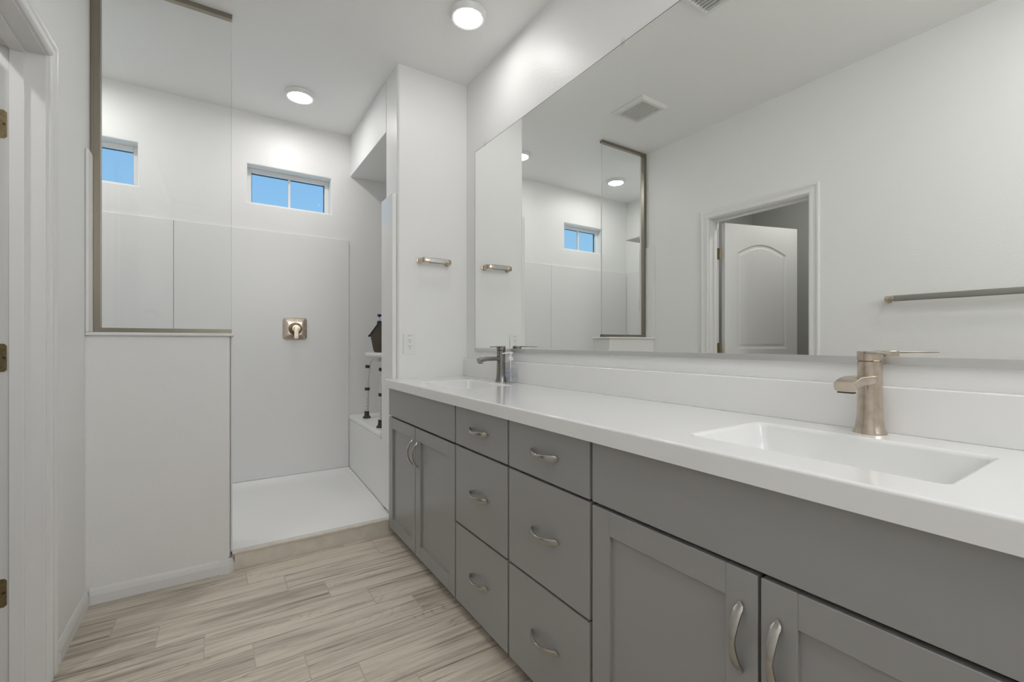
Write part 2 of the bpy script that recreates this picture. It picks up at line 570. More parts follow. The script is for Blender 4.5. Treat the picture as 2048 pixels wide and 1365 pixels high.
# baseboards with a stepped profile
BH = .066
prof = [(0, 0), (.013, 0), (.013, .036), (.0105, .040), (.0105, .046), (.008, .050), (.008, .057), (.003, BH), (0, BH)]
t = bnew()
for a0, a1 in ((2.152, 2.558), (YK, 1.303)):
    prism(t, [(XL + .0005 + d, z) for d, z in prof], 'y', a0, a1)
struct('baseboard_left', t, 'trim', 'white stepped baseboard along the left wall', 'baseboard')
t = bnew()
prism(t, [(2.5715 - d, z) for d, z in prof], 'x', XL + .014, .004)
struct('baseboard_front', t, 'trim', 'white stepped baseboard along the half wall', 'baseboard')
t = bnew()
for d, z0, z1 in ((.017, 0, .036), (.0145, .036, .048), (.012, .048, .060), (.008, .060, .068)):
    ring = [(.0045, 2.5715), (.0045, 2.5715 - d)]
    for a in range(0, 91, 15):
        ring.append((.0505 + d - .03 + .03 * math.sin(R(a)) , 2.5715 - d + .03 - .03 * math.cos(R(a))))
    ring += [(.0505 + d, 2.601), (.0512, 2.601), (.0512, 2.5715)]
    prism(t, ring, 'z', z0, z1)
struct('baseboard_corner', t, 'trim', 'white rounded baseboard block at the half wall end', 'baseboard')

# ------------------------------------------------------------------ door in the left wall (seen at the left edge and in the mirror)
JY0, JY1, HZ = 1.364, 2.047, 2.037
d1 = thing('door_1', 'white arched-panel door standing open behind the left wall', 'door', (XL - .06, 1.7, 0))
d1['kind'] = 'structure'
t = bnew()
box(t, XL - .12, XL + .001, JY1, JY1 + .018, 0, HZ + .018, .001)
box(t, XL - .12, XL + .001, JY0 - .018, JY0, 0, HZ + .018, .001)
box(t, XL - .12, XL + .001, JY0, JY1, HZ, HZ + .018, .001)
obj('jamb', t, 'trim', d1)
t = bnew()
box(t, XL - .079, XL - .045, JY1 - .012, JY1, 0, HZ, .002)
box(t, XL - .079, XL - .045, JY0, JY0 + .012, 0, HZ, .002)
box(t, XL - .079, XL - .045, JY0 + .012, JY1 - .012, HZ - .012, HZ, .002)
obj('door_stop', t, 'trim', d1)
# casing: stepped boards mitred around the opening (room side and closet side)
def casing(x, sgn):
    t = bnew()
    e0, e1 = .006, .066           # from the jamb face: reveal, outer edge
    st = [(e0, .010), (e0 + .006, .015), (e0 + .020, .013), (e0 + .024, .011), (e0 + .036, .012), (e0 + .042, .016), (e1 - .010, .018), (e1 - .004, .017), (e1, .012)]
    tb = bmesh.new()
    def loop(off, h):
        y0, y1, z1 = JY0 - off, JY1 + off, HZ + off
        return [tb.verts.new((x + sgn * h, *p)) for p in ((y0, 0), (y0, z1), (y1, z1), (y1, 0))]
    L_ = [loop(e0, 0.0005)] + [loop(o_, h_) for o_, h_ in st] + [loop(e1, 0.0005)]
    for A, B in zip(L_, L_[1:]):
        for i in range(3):
            tb.faces.new((A[i], A[i + 1], B[i + 1], B[i]))
    for i in range(3):
        tb.faces.new((L_[0][i], L_[-1][i], L_[-1][i + 1], L_[0][i + 1]))
    for i in (0, 3):
        tb.faces.new([l[i] for l in L_])
    bmesh.ops.recalc_face_normals(tb, faces=tb.faces[:])
    merge(t, tb)
    return t
obj('casing', casing(XL, 1), 'trim', d1, smooth=20)
# hinges on the far jamb
for hz in (1.79, 1.06, .325):
    h = obj('hinge', prism(bnew(), [(XL - .118, hz - .044), (XL - .092, hz - .044), (XL - .086, hz - .038), (XL - .086, hz + .038), (XL - .092, hz + .044), (XL - .118, hz + .044)], 'y', JY1 - .0025, JY1 - .0002), 'bronze', d1)
    t = bnew()
    lathe(t, [(.0, -.046), (.0055, -.044), (.0055, .044), (.0, .046)], (XL - .124, JY1 - .006, hz), n=16)
    obj('hinge_pin', t, 'bronze', h)
    t = bnew()
    for sx_, sz in ((-.092, 0), (-.107, .03), (-.107, -.03)):
        lathe(t, [(0.0, 0), (.004, 0.0), (.003, .0012), (0.0, .0012)], (XL + sx_, JY1 - .0027, hz + sz), axis='y', n=12, mtx=None)
    obj('screw', t, 'edge', h)
# leaf: built flat in its own frame, then swung open
def offset_poly(pts, d):
    n_ = len(pts); out = []
    for i in range(n_):
        a, p, c = Vector(pts[i - 1]), Vector(pts[i]), Vector(pts[(i + 1) % n_])
        e1_ = (p - a).normalized(); e2_ = (c - p).normalized()
        n1 = Vector((-e1_.y, e1_.x)); n2 = Vector((-e2_.y, e2_.x))
        m_ = (n1 + n2); m_ = m_ / max(m_.length, 1e-6)
        k_ = d / max(m_.dot(n1), .35)
        out.append(tuple(p + m_ * k_))
    return out
LW, LH, LT = .70, 2.022, .035
def leaf_face(tb, y, flip):
    # counter-clockwise openings for the two recessed panels
    s0, s1 = .112, LW - .112
    top = [(s0, 1.06), (s1, 1.06), (s1, 1.80)]
    for i in range(1, 16):
        u = i / 16
        top.append((s1 + (s0 - s1) * u, 1.80 + .075 * math.sin(math.pi * u)))
    top.append((s0, 1.80))
    low = [(s0, .22), (s1, .22), (s1, .86), (s0, .86)]
    outer = [(0, .008), (LW, .008), (LW, LH), (0, LH)]
    sg = 1 if flip else -1
    vo = [tb.verts.new((x, y, z)) for x, z in outer]
    edges = [tb.edges.new((vo[i], vo[(i + 1) % 4])) for i in range(4)]
    for poly in (top, low):
        prev = None
        for ins, dep in ((0, 0), (.006, -.003), (.014, -.0045), (.022, -.0045), (.036, -.002), (.04, -.002)):
            pts = offset_poly(poly, ins) if ins else poly
            ring = [tb.verts.new((x, y + sg * dep, z)) for x, z in pts]
            if prev is None:
                edges += [tb.edges.new((ring[i], ring[(i + 1) % len(ring)])) for i in range(len(ring))]
            else:
                for i in range(len(ring)):
                    j = (i + 1) % len(ring)
                    tb.faces.new((prev[i], prev[j], ring[j], ring[i]))
            prev = ring
        tb.faces.new(prev)
    bmesh.ops.triangle_fill(tb, use_beauty=True, edges=edges)
    return vo
tb = bmesh.new()
A = leaf_face(tb, 0.0, False)
B = leaf_face(tb, LT, True)
for i in range(4):
    tb.faces.new((A[i], A[(i + 1) % 4], B[(i + 1) % 4], B[i]))
bmesh.ops.recalc_face_normals(tb, faces=tb.faces[:])
me = bpy.data.meshes.new('leaf'); tb.to_mesh(me); tb.free()
me.materials.append(M['door'])
leaf = bpy.data.objects.new('leaf', me); COL.objects.link(leaf)
leaf.parent = d1
ang = math.atan2(-.21, -.685)                   # direction of the leaf, away from the bathroom
hinge_pt = Vector((XL - .124, JY1 - .006, 0))
face_n = Vector((math.sin(ang) * -1, math.cos(ang), 0))   # leaf local +y
# the panelled bathroom-side face is local y = LT, which looks along local +y after the turn
leaf.rotation_euler = (0, 0, ang)
leaf.location = hinge_pt - origin(d1) + Vector((math.cos(ang), math.sin(ang), 0)) * .016 - face_n * 0.0
t = bnew()
lathe(t, [(.0, 0), (.028, 0), (.028, .006), (.011, .010), (.011, .035), (.025, .045), (.027, .055), (.018, .066), (0, .068)], (0, 0, 0), axis='y', n=24)
bmesh.ops.translate(t, verts=t.verts[:], vec=(LW - .06, LT, .95))
me = bpy.data.meshes.new('knob'); t.to_mesh(me); t.free(); me.materials.append(M['nickel'])
for p in me.polygons: p.use_smooth = True
kn = bpy.data.objects.new('door_knob', me); COL.objects.link(kn); kn.parent = leaf

# ------------------------------------------------------------------ shower: pan, curb, surround, bench
sp_ = thing('shower_pan', 'white low-curb shower floor with a beige tiled front curb', 'shower floor', (-.2, 3.2, 0))
tb = bmesh.new()
def pan_loop(ins, z):
    return [tb.verts.new(p) for p in ((XS + ins, 2.62 + .13 + ins, z), (XE - .014 - ins, 2.62 + .13 + ins, z), (XE - .014 - ins, YB - ins, z), (XS + ins, YB - ins, z))]
# back and side coves, floor falling a little to the middle
prof_p = [(.0, .0), (.0, .125), (.012, .122), (.03, .108), (.055, .090), (.09, .078), (.16, .072)]
Ls = [pan_loop(i_, z_) for i_, z_ in prof_p]
for A_, B_ in zip(Ls, Ls[1:]):
    for i in range(4):
        if i == 0 and A_ is not Ls[0]:
            pass
        tb.faces.new((A_[i], A_[(i + 1) % 4], B_[(i + 1) % 4], B_[i]))
tb.faces.new(Ls[-1])
for v in tb.verts:                                # open, level front edge
    if v.co.y < 2.62 + .13 + .2 and v.co.y < 3.0 and v.co.z > 0:
        v.co.z = .078
bmesh.ops.recalc_face_normals(tb, faces=tb.faces[:])
t = bnew(); merge(t, tb)
box(t, .058, XE - .002, 2.600, 2.752, .0, .080)
obj('pan', t, 'pan', sp_)
t = bnew()
box(t, .0665, XE - .002, 2.578, 2.600, 0, .076)
obj('curb_face', t, 'curb', sp_)
obj('curb_edge', box(bnew(), .056, XE - .002, 2.573, 2.612, .0765, .0865, .002), 'curb_edge', sp_)
t = bnew()
lathe(t, [(0, .0), (.05, .0), (.05, .003), (.044, .005), (0, .005)], (-.2, 3.2, .0725), n=32)
obj('floor_drain', t, 'nickel', sp_)

ss = thing('shower_surround', 'glossy white acrylic panels lining the shower walls', 'shower surround', (-.2, YB, .126))
PT = 1.915
for x0, x1 in ((XS + .011, -.2485), (-.2465, .866)):
    obj('wall_panel', box(bnew(), x0, x1, YB - .011, YB - .0005, .126, PT, .003, 2), 'acrylic', ss)
obj('wall_panel', box(bnew(), XS + .0005, XS + .011, 2.733, YB - .012, .126, PT, .003, 2), 'acrylic', ss)
obj('wall_panel', box(bnew(), XE - .026, XE - .0005, 2.592, 2.802, .0980, 1.985, .004, 2), 'acrylic', ss)
obj('wall_panel', box(bnew(), XL + .0005, XL + .0115, 2.560, 2.718, 1.152, 1.925, .003, 2), 'acrylic', ss)
obj('wall_panel', box(bnew(), XS + .012, .05, 2.7455, 2.7565, .126, 1.135, .003, 2), 'acrylic', ss)
obj('end_panel', box(bnew(), .0505, .057, 2.586, 2.757, .0875, 1.1355, .002, 2), 'acrylic', ss)

sb = thing('shower_bench', 'built-in white bench ledge in the shower alcove', 'bench', (1.26, 3.25, 0))
obj('bench_top', box(bnew(), XE - .012, 1.648, 2.804, YB - .001, .50, .534, .008, 3), 'pan', sb)
obj('bench_front', box(bnew(), XE - .010, 1.648, 2.804, YB - .001, .0, .4995), 'acrylic', sb)
PX_ = XE - .0125
tag(obj('suction_cup', lathe(bnew(), [(0, 0), (.020, -.0005), (.021, -.003), (.013, -.009), (.007, -.013), (.008, -.018), (0, -.019)], (PX_, 2.868, .512), axis='x', n=24), 'plastic', None, loc=(PX_, 2.868, .512)),
    'small white suction cup on the bench front below the stool', 'suction cup')

# ------------------------------------------------------------------ glass screen on the half wall
gs = thing('shower_screen', 'fixed clear glass screen with bronze-nickel channels on the half wall', 'glass screen', (-.2, 2.66, 1.152))
obj('glass_pane', box(bnew(), -.445, .054, 2.656, 2.665, 1.160, 2.735), 'glass', gs)
obj('glass_edge', box(bnew(), .0541, .0556, 2.656, 2.665, 1.173, 2.718), 'glass_edge', gs)
t = bnew()
box(t, XL + .012, XL + .035, 2.645, 2.676, 1.152, 2.742, .001)
box(t, XL + .0005, XL + .012, 2.648, 2.673, 1.927, 2.742, .001)
obj('wall_channel', t, 'channel', gs)
obj('bottom_channel', box(bnew(), XL + .035, .056, 2.647, 2.674, 1.152, 1.173, .001), 'channel', gs)
obj('top_channel', box(bnew(), XL + .035, .058, 2.647, 2.674, 2.719, 2.7425, .001), 'channel', gs)

# ------------------------------------------------------------------ shower fittings
def valve(name, label, c, rot=0.0):
    g = thing(name, label, 'shower valve', c)
    mt = Matrix.Rotation(rot, 4, 'Z')
    def put(nm, t, m, par):                    # t modelled around the origin, facing -y
        t.transform(mt)
        bmesh.ops.translate(t, verts=t.verts[:], vec=c)
        return obj(nm, t, m, par)
    t = bnew()
    pl = rrect(-.082, .082, -.082, .082, .022, 6)
    tb = bmesh.new()
    rings = []
    for ins, y in ((0, 0), (0, -.006), (.004, -.011), (.03, -.017), (.042, -.018)):
        f = 1 - ins / .082
        rings.append([tb.verts.new((x * f, y, z * f)) for x, z in pl])
    for A_, B_ in zip(rings, rings[1:]):
        for i in range(len(pl)):
            j = (i + 1) % len(pl)
            tb.faces.new((A_[i], A_[j], B_[j], B_[i]))
    tb.faces.new(rings[-1]); tb.faces.new(rings[0][::-1])
    bmesh.ops.recalc_face_normals(tb, faces=tb.faces[:])
    merge(t, tb)
    put('plate', t, 'faucet', g)
    t = bnew()
    lathe(t, [(.0, 0), (.046, 0), (.046, .006), (.042, .008), (.0, .008)], (0, 0, 0), n=40)
    t.transform(Matrix.Rotation(R(90), 4, 'X')); bmesh.ops.translate(t, verts=t.verts[:], vec=(0, -.0185, 0))
    put('dial', t, 'dial', g)
    t = bnew()
    lathe(t, [(.0, 0), (.030, 0), (.029, .03), (.026, .038), (.0, .04)], (0, 0, 0), n=32)
    t.transform(Matrix.Rotation(R(90), 4, 'X')); bmesh.ops.translate(t, verts=t.verts[:], vec=(0, -.027, 0))
    put('hub', t, 'faucet', g)
    t = bnew()
    prism(t, rrect(-.016, .016, -.075, .018, .008), 'y', -.078, -.058, .003)
    put('lever', t, 'faucet', g)
    return g
valve('shower_valve', 'square brushed nickel shower valve with a hanging lever on the back panel', (.478, YB - .0113, 1.209))
valve('shower_valve', 'square shower valve seen in the mirror on the left shower wall', (XS + .0113, 3.42, 1.53), R(90))

sh = thing('rain_shower_head', 'square ceiling-high rain shower head reflected in the mirror', 'shower head', (XS, 3.09, 2.2))
t = bnew()
tube(t, corner([(XS + .011, 3.09, 2.235), (XS + .38, 3.09, 2.235), (XS + .38, 3.09, 2.165)], .05), .010)
obj('shower_arm', t, 'nickel', sh)
obj('wall_flange', lathe(bnew(), [(0, 0), (.028, 0), (.026, .006), (.012, .010), (0, .010)], (XS + .001, 3.09, 2.235), axis='x', n=24), 'nickel', sh)
t = bnew()
box(t, -1.15, -.85, 2.94, 3.24, 2.150, 2.160, .002)
lathe(t, [(0, .0), (.03, 0), (.016, .022), (0, .022)], (XS + .38, 3.09, 2.158), n=20)
obj('head_plate', t, 'nickel', sh)
t = bnew()
for i in range(11):
    for j in range(11):
        lathe(t, [(0, -.002), (.004, -.002), (.005, .0), (0, .0)], (-1.13 + i * .026, 2.96 + j * .026, 2.1498), n=6)
obj('nozzles', t, 'rubber', sh)

# ------------------------------------------------------------------ ceiling lights and vents
def ceiling_light(x, y, label, first=None):
    if first: return dup(first, (x, y, ZC), label, 'round ceiling lights')
    g = thing('ceiling_light', label, 'ceiling light', (x, y, ZC), 'round ceiling lights')
    t = bnew()
    lathe(t, [(.075, -.025), (.079, -.0265), (.083, -.025), (.092, -.008), (.093, -.001), (.0, -.001), (.0, -.012), (.075, -.012)], (x, y, ZC), n=56)
    obj('trim_ring', t, 'trim', g)
    obj('lens', lathe(bnew(), [(0, -.0275), (.042, -.027), (.071, -.0255), (.0745, -.023), (.0745, -.0125), (0, -.0125)], (x, y, ZC), n=56), 'lens', g)
    return g
def lens(r, m):                     # fixtures carry lamps of different strength
    for ch in r.children:
        if ch.name.startswith('lens'):
            ch.data = ch.data.copy(); ch.data.materials[0] = M[m]
l0 = ceiling_light(1.04, 2.0, 'round lit ceiling light nearest the mirror, over the far sink')
lens(ceiling_light(.45, 3.25, 'round lit ceiling light over the shower valve and window', l0), 'lens_shower')
lens(ceiling_light(-.72, 3.25, 'round lit ceiling light seen in the mirror through the glass screen', l0), 'lens_shower')
lens(ceiling_light(1.06, -.2, 'round lit ceiling light behind the camera over the vanity end', l0), 'lens_near')
lens(ceiling_light(.22, .12, 'unseen round fill light added above the camera in mid room', l0), 'lens_fill_mid')
lens(ceiling_light(-1.1, 1.5, 'unseen round fill light added in the small side room behind the open door', l0), 'lens_fill_closet')

ex = thing('exhaust_fan', 'square white slatted exhaust fan grille on the ceiling, seen in the mirror', 'ceiling vent', (.178, 2.16, ZC))
t = bnew()
x0, x1, y0, y1 = .05, .306, 2.02, 2.30
tb = bmesh.new()
def rl(ins, z): return [tb.verts.new((x, y, z)) for x, y in ((x0 + ins, y0 + ins), (x1 - ins, y0 + ins), (x1 - ins, y1 - ins), (x0 + ins, y1 - ins))]
rs = [rl(0, ZC - .0005), rl(0, ZC - .008), rl(.012, ZC - .022), rl(.030, ZC - .024), rl(.032, ZC - .020), rl(.032, ZC - .0005)]
for A_, B_ in zip(rs, rs[1:] + rs[:1]):
    for i in range(4):
        tb.faces.new((A_[i], A_[(i + 1) % 4], B_[(i + 1) % 4], B_[i]))
bmesh.ops.recalc_face_normals(tb, faces=tb.faces[:])
merge(t, tb)
obj('frame', t, 'grille', ex)
obj('backing', box(bnew(), x0 + .032, x1 - .032, y0 + .032, y1 - .032, ZC - .006, ZC - .002), 'rubber', ex)
for i in range(13):
    xx = x0 + .040 + i * (x1 - x0 - .080) / 12
    obj('slat', box(bnew(), xx - .0042, xx + .0042, y0 + .031, y1 - .031, ZC - .022, ZC - .019, .0008, 1), 'grille', ex)

av = thing('air_register', 'white louvred air register on the ceiling at the mirror top edge', 'ceiling vent', (.715, 1.18, ZC))
x0, x1, y0, y1 = .608, .83, 1.0, 1.36
tb = bmesh.new()
rs = [rl(0, ZC - .0005), rl(0, ZC - .004), rl(.008, ZC - .012), rl(.024, ZC - .013), rl(.026, ZC - .010), rl(.026, ZC - .0005)]
for A_, B_ in zip(rs, rs[1:] + rs[:1]):
    for i in range(4):
        tb.faces.new((A_[i], A_[(i + 1) % 4], B_[(i + 1) % 4], B_[i]))
bmesh.ops.recalc_face_normals(tb, faces=tb.faces[:])
t = bnew(); merge(t, tb)
obj('frame', t, 'grille', av)
obj('backing', box(bnew(), x0 + .026, x1 - .026, y0 + .026, y1 - .026, ZC - .003, ZC - .001), 'grille', av)
for i in range(8):
    xx = x0 + .036 + i * (x1 - x0 - .072) / 7
    mt = Matrix.Translation((xx, 0, ZC - .0085)) @ Matrix.Rotation(R(28), 4, 'Y')
    obj('louvre', box(bnew(), -.0098, .0098, y0 + .025, y1 - .025, -.0008, .0008, mtx=mt), 'grille', av)

# ------------------------------------------------------------------ mirror
mi = thing('wall_mirror', 'wide frameless mirror over the double vanity', 'mirror', (XR, 1.2, 1.066))
MY0, MY1, MZ0, MZ1 = 0.0, 2.45, 1.064, 2.279
obj('mirror_glass', box(bnew(), XR - .0065, XR - .0005, MY0 + .0015, MY1 - .0015, MZ0 + .001, MZ1 - .0015), 'mirror', mi)
t = bnew()
box(t, XR - .0066, XR - .0005, MY1 - .0014, MY1 + .0008, MZ0, MZ1)
box(t, XR - .0066, XR - .0005, MY0, MY1 + .0008, MZ1 - .0014, MZ1 + .0008)
box(t, XR - .0066, XR - .0005, MY0 - .0008, MY0 + .0014, MZ0, MZ1)
obj('mirror_edge', t, 'edge', mi)
obj('bottom_channel', box(bnew(), XR - .013, XR - .0005, MY0, MY1 + .001, 1.056, 1.0745, .001), 'mirror_channel', mi)
for y in (2.33, 1.24, .15):
    t = bnew()
    box(t, XR - .0105, XR - .0068, y - .010, y + .010, MZ1 - .010, MZ1 + .014, .001)
    box(t, XR - .0105, XR - .0005, y - .010, y + .010, MZ1 + .002, MZ1 + .016, .001)
    obj('mirror_clip', t, 'clear', mi)

# ------------------------------------------------------------------ vanity: cabinets
XF = .8254
def pull(bm, c, along, length, out=(-1, 0, 0)):
    """bow handle: tapered tips, standing off the front"""
    al = Vector(along); ou = Vector(out); c = Vector(c)
    P_, W_ = [], []
    N = 28
    for i in range(N + 1):
        u = -1 + 2 * i / N
        a = abs(u)
        hgt = .0035 + .0255 * max(0.0, 1 - (a / .86) ** 2) ** .85
        P_.append(c + al * (u * length / 2) + ou * hgt)
        wd = .0050 + .0042 * math.sin(min(a, .78) / .78 * math.pi / 2) if a < .78 else .0092 * (1 - (a - .78) / .22) ** .7 + .001
        th = .0042 if a < .8 else .0036 * (1 - (a - .8) / .2) + .0006
        W_.append((wd, th))
    sweep(bm, P_, W_, up=out, n=14, power=2.6)
    return bm

def shaker(bm, y0, y1, z0, z1, fr=.062):
    """frame-and-panel door front; returns the mesh"""
    x0, x1 = XF, XF + .02
    box(bm, x0, x1, y0, y0 + fr, z0, z1, .0012, 1)
    box(bm, x0, x1, y1 - fr, y1, z0, z1, .0012, 1)
    box(bm, x0 + .0004, x1, y0 + fr, y1 - fr, z0, z0 + fr, .0010, 1)
    box(bm, x0 + .0004, x1, y0 + fr, y1 - fr, z1 - fr, z1, .0010, 1)
    box(bm, x0 + .010, x1 - .003, y0 + fr - .004, y1 - fr + .004, z0 + fr - .004, z1 - fr + .004)
    return bm

def carcass(g, y0, y1):
    t = bnew()
    a_, c_ = y0 + .0015, y1 - .0015
    box(t, XF + .0215, XF + .0405, a_, c_, .045, .8495)
    box(t, XF + .0405, XR - .002, a_, a_ + .016, .045, .8495); box(t, XF + .0405, XR - .002, c_ - .016, c_, .045, .8495)
    box(t, XF + .0405, XR - .002, a_ + .016, c_ - .016, .045, .061); box(t, XR - .012, XR - .002, a_ + .016, c_ - .016, .061, .8495)
    obj('body', t, 'cab_shade', g)
    obj('toe_kick', box(bnew(), XF + .085, XR - .002, y0 + .0015, y1 - .0015, .0, .0445), 'cab_shade', g)

def sink_base(y0, y1, ym, place):
    g = thing('sink_cabinet', f'grey sink cabinet with two shaker doors, {place}', 'cabinet', ((XF + XR) / 2, (y0 + y1) / 2, 0), 'grey vanity cabinets')
    carcass(g, y0, y1)
    a, c = y0 + .005, y1 - .005
    obj('false_front', box(bnew(), XF, XF + .02, a, c, .690, .849, .0015, 2), 'cab', g)
    for p, q, hy in ((ym + .003, c, ym + .034), (a, ym - .003, ym - .034)):
        d = obj('door', shaker(bnew(), p, q, .045, .680), 'cab', g)
        obj('handle', pull(bnew(), (XF, hy, .553), (0, 0, 1), .138), 'pull', d)
    return g
def drawers(y0, y1, place):
    g = thing('drawer_cabinet', f'grey three-drawer cabinet {place}', 'cabinet', ((XF + XR) / 2, (y0 + y1) / 2, 0), 'grey vanity cabinets')
    carcass(g, y0, y1)
    a, c = y0 + .005, y1 - .005
    for z0, z1 in ((.690, .849), (.369, .682), (.045, .361)):
        d = obj('drawer', box(bnew(), XF, XF + .02, a, c, z0, z1, .0015, 2), 'cab', g)
        obj('handle', pull(bnew(), (XF, (a + c) / 2, (z0 + z1) / 2), (0, 1, 0), .142), 'pull', d)
    return g
sink_base(1.701, 2.577, 2.156, 'at the far end beside the shower')
drawers(1.292, 1.701, 'next to the far sink cabinet')
drawers(.886, 1.292, 'next to the near sink cabinet')
sink_base(.003, .886, .4435, 'nearest the camera under the near sink')

# ------------------------------------------------------------------ vanity top with two moulded basins
ZT = .897
vt = thing('vanity_top', 'long glossy white countertop with two moulded rectangular sinks', 'countertop', (1.06, 1.28, .8505))
SINKS = [(.903, 1.208, .203, .652), (.903, 1.208, 1.835, 2.285)]
CX0, CX1, CY0, CY1 = .803, XR - .001, -.02, YR - .001
tb = bmesh.new()
er = .006
outer = [(CX0 + er, CY0), (CX1, CY0), (CX1, CY1), (CX0 + er, CY1)]
vo = [tb.verts.new((x, y, ZT)) for x, y in outer]
edges = [tb.edges.new((vo[i], vo[(i + 1) % 4])) for i in range(4)]
for s in SINKS:
    ring = [tb.verts.new((x, y, ZT)) for x, y in rrect(*s, .02, 6)]
    edges += [tb.edges.new((ring[i], ring[(i + 1) % len(ring)])) for i in range(len(ring))]
bmesh.ops.triangle_fill(tb, use_beauty=True, edges=edges)
t = bnew(); merge(t, tb)
# rounded front edge and apron
pr_ = [(CX0 + er - er * math.sin(R(a)), ZT - er + er * math.cos(R(a))) for a in range(0, 91, 15)] + [(CX0, .8515), (CX0 + .004, .8505), (CX0 + .03, .8505)]
tb = bmesh.new()
A_ = [tb.verts.new((x, CY0, z)) for x, z in pr_]; B_ = [tb.verts.new((x, CY1, z)) for x, z in pr_]
for i in range(len(pr_) - 1):
    tb.faces.new((A_[i], B_[i], B_[i + 1], A_[i + 1]))
for C_, yy in ((A_, CY0), (B_, CY1)):
    extra = [tb.verts.new((CX1, yy, .8505)), tb.verts.new((CX1, yy, ZT))]
    tb.faces.new(C_ + extra)
merge(t, tb)
bmesh.ops.remove_doubles(t, verts=t.verts[:], dist=.0002)
bmesh.ops.recalc_face_normals(t, faces=t.faces[:])
obj('top', t, 'counter', vt, smooth=50)
for s in SINKS:
    tb = bmesh.new()
    prev = None
    for ins, dz in ((0, 0), (.002, -.0006), (.005, -.003), (.008, -.009), (.013, -.045), (.020, -.085), (.030, -.100), (.046, -.108), (.07, -.111), (.12, -.114)):
        pts = rrect(s[0] + ins, s[1] - ins, s[2] + ins * 1.3, s[3] - ins * 1.3, .02 + ins * .25, 6)
        ring = [tb.verts.new((x, y, ZT + dz)) for x, y in pts]
        if prev:
            for i in range(len(ring)):
                j = (i + 1) % len(ring)
                tb.faces.new((prev[i], ring[i], ring[j], prev[j]))
        prev = ring
    tb.faces.new(prev)
    bmesh.ops.recalc_face_normals(tb, faces=tb.faces[:])
    for f in tb.faces: f.normal_flip()
    t = bnew(); merge(t, tb)
    bs = obj('basin', t, 'counter', vt, smooth=60)
    obj('drain', lathe(bnew(), [(0, 0), (.022, 0), (.022, .003), (.016, .005), (0, .0055)], ((s[0] + s[1]) / 2, (s[2] + s[3]) / 2, ZT - .1138), n=28), 'nickel', bs)
obj('backsplash', box(bnew(), XR - .020, XR - .001, CY0, CY1, ZT - .001, 1.005, .004, 3), 'counter', vt)

# ------------------------------------------------------------------ faucets
def faucet(c, label, m):
    g = thing('faucet', label, 'faucet', c, 'single-lever faucets')
    x, y, z = c
    t = bnew()
    lathe(t, [(0, 0), (.0325, 0), (.0325, .003), (.0285, .015), (.0255, .035), (.0245, .06), (.0238, .10), (.0238, .166), (.022, .1675), (0, .1675)], c, n=40, sx=.96)
    obj('body', t, m, g)
    t = bnew()
    lathe(t, [(0, .1680), (.0222, .1680), (.0242, .1695), (.0242, .189), (.0235, .1905), (0, .1905)], c, n=40)
    cap_ = obj('cap', t, m, g)
    # spout: broad and flat, arching down at the lip
    P_, W_ = [], []
    for i in range(15):
        u = i / 14
        P_.append((x - .010 - .126 * u, y, z + .1245 - .010 * max(0, (u - .62) / .38) ** 2))
        W_.append((.0195 + .001 * u, .0105 + .0015 * u))
    t = bnew(); sweep(t, P_, W_, up=(0, 0, 1), n=20, power=4.5)
    sp2 = obj('spout', t, m, g)
    obj('outlet_slot', box(bnew(), x - .132, x - .118, y - .015, y + .015, z + .1005, z + .1035), 'dark', sp2)
    dv = Vector((-.10, -.066, 0)).normalized()
    t = bnew()
    q = Vector((x, y, z + .1875))
    sweep(t, [q + dv * d for d in (.0, .03, .06, .09, .118, .121)], [(.017, .0032), (.0155, .003), (.0135, .0026), (.0115, .0023), (.0095, .002), (.008, .0014)], up=(0, 0, 1), n=16, power=5)
    obj('lever', t, m, g)
    return g
faucet((1.272, .4265, ZT), 'warm nickel single-lever faucet at the near sink', 'faucet')
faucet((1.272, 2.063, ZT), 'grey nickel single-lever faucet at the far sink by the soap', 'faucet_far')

# ------------------------------------------------------------------ soap dispenser
so = thing('soap_dispenser', 'clear plastic pump soap bottle beside the far faucet', 'soap bottle', (1.268, 1.962, ZT))
c = (1.268, 1.962, ZT)
rot = Matrix.Translation(c) @ Matrix.Rotation(R(-33), 4, 'Z') @ Matrix.Translation((-c[0], -c[1], -c[2]))
t = bnew()
lathe(t, [(0, .0005), (.030, .0005), (.035, .004), (.0375, .02), (.0385, .05), (.037, .082), (.031, .100), (.016, .110), (.0125, .113), (.0125, .118), (0, .118)], c, n=36, sx=1.0, sy=.58, mtx=rot)
obj('bottle', t, 'clear', so)
t = bnew()
lathe(t, [(0, .002), (.029, .002), (.0335, .005), (.036, .02), (.037, .045), (0, .045)], c, n=36, sx=1.0, sy=.56, mtx=rot)
obj('liquid', t, 'liquid', so)
t = bnew()
tb = bmesh.new()
cols = []
for i in range(13):
    a = R(-90 - 62 + 124 * i / 12)
    px, py = .0390 * math.cos(a), .0390 * .585 * math.sin(a)
    cols.append([tb.verts.new((c[0] + px, c[1] + py, c[2] + z)) for z in (.028, .078)])
for A_, B_ in zip(cols, cols[1:]): tb.faces.new((A_[0], B_[0], B_[1], A_[1]))
geo = bmesh.ops.solidify(tb, geom=tb.faces[:], thickness=.0004)
tb.transform(rot)
merge(t, tb)
lb = obj('label', t, 'label', so)
t = bnew()
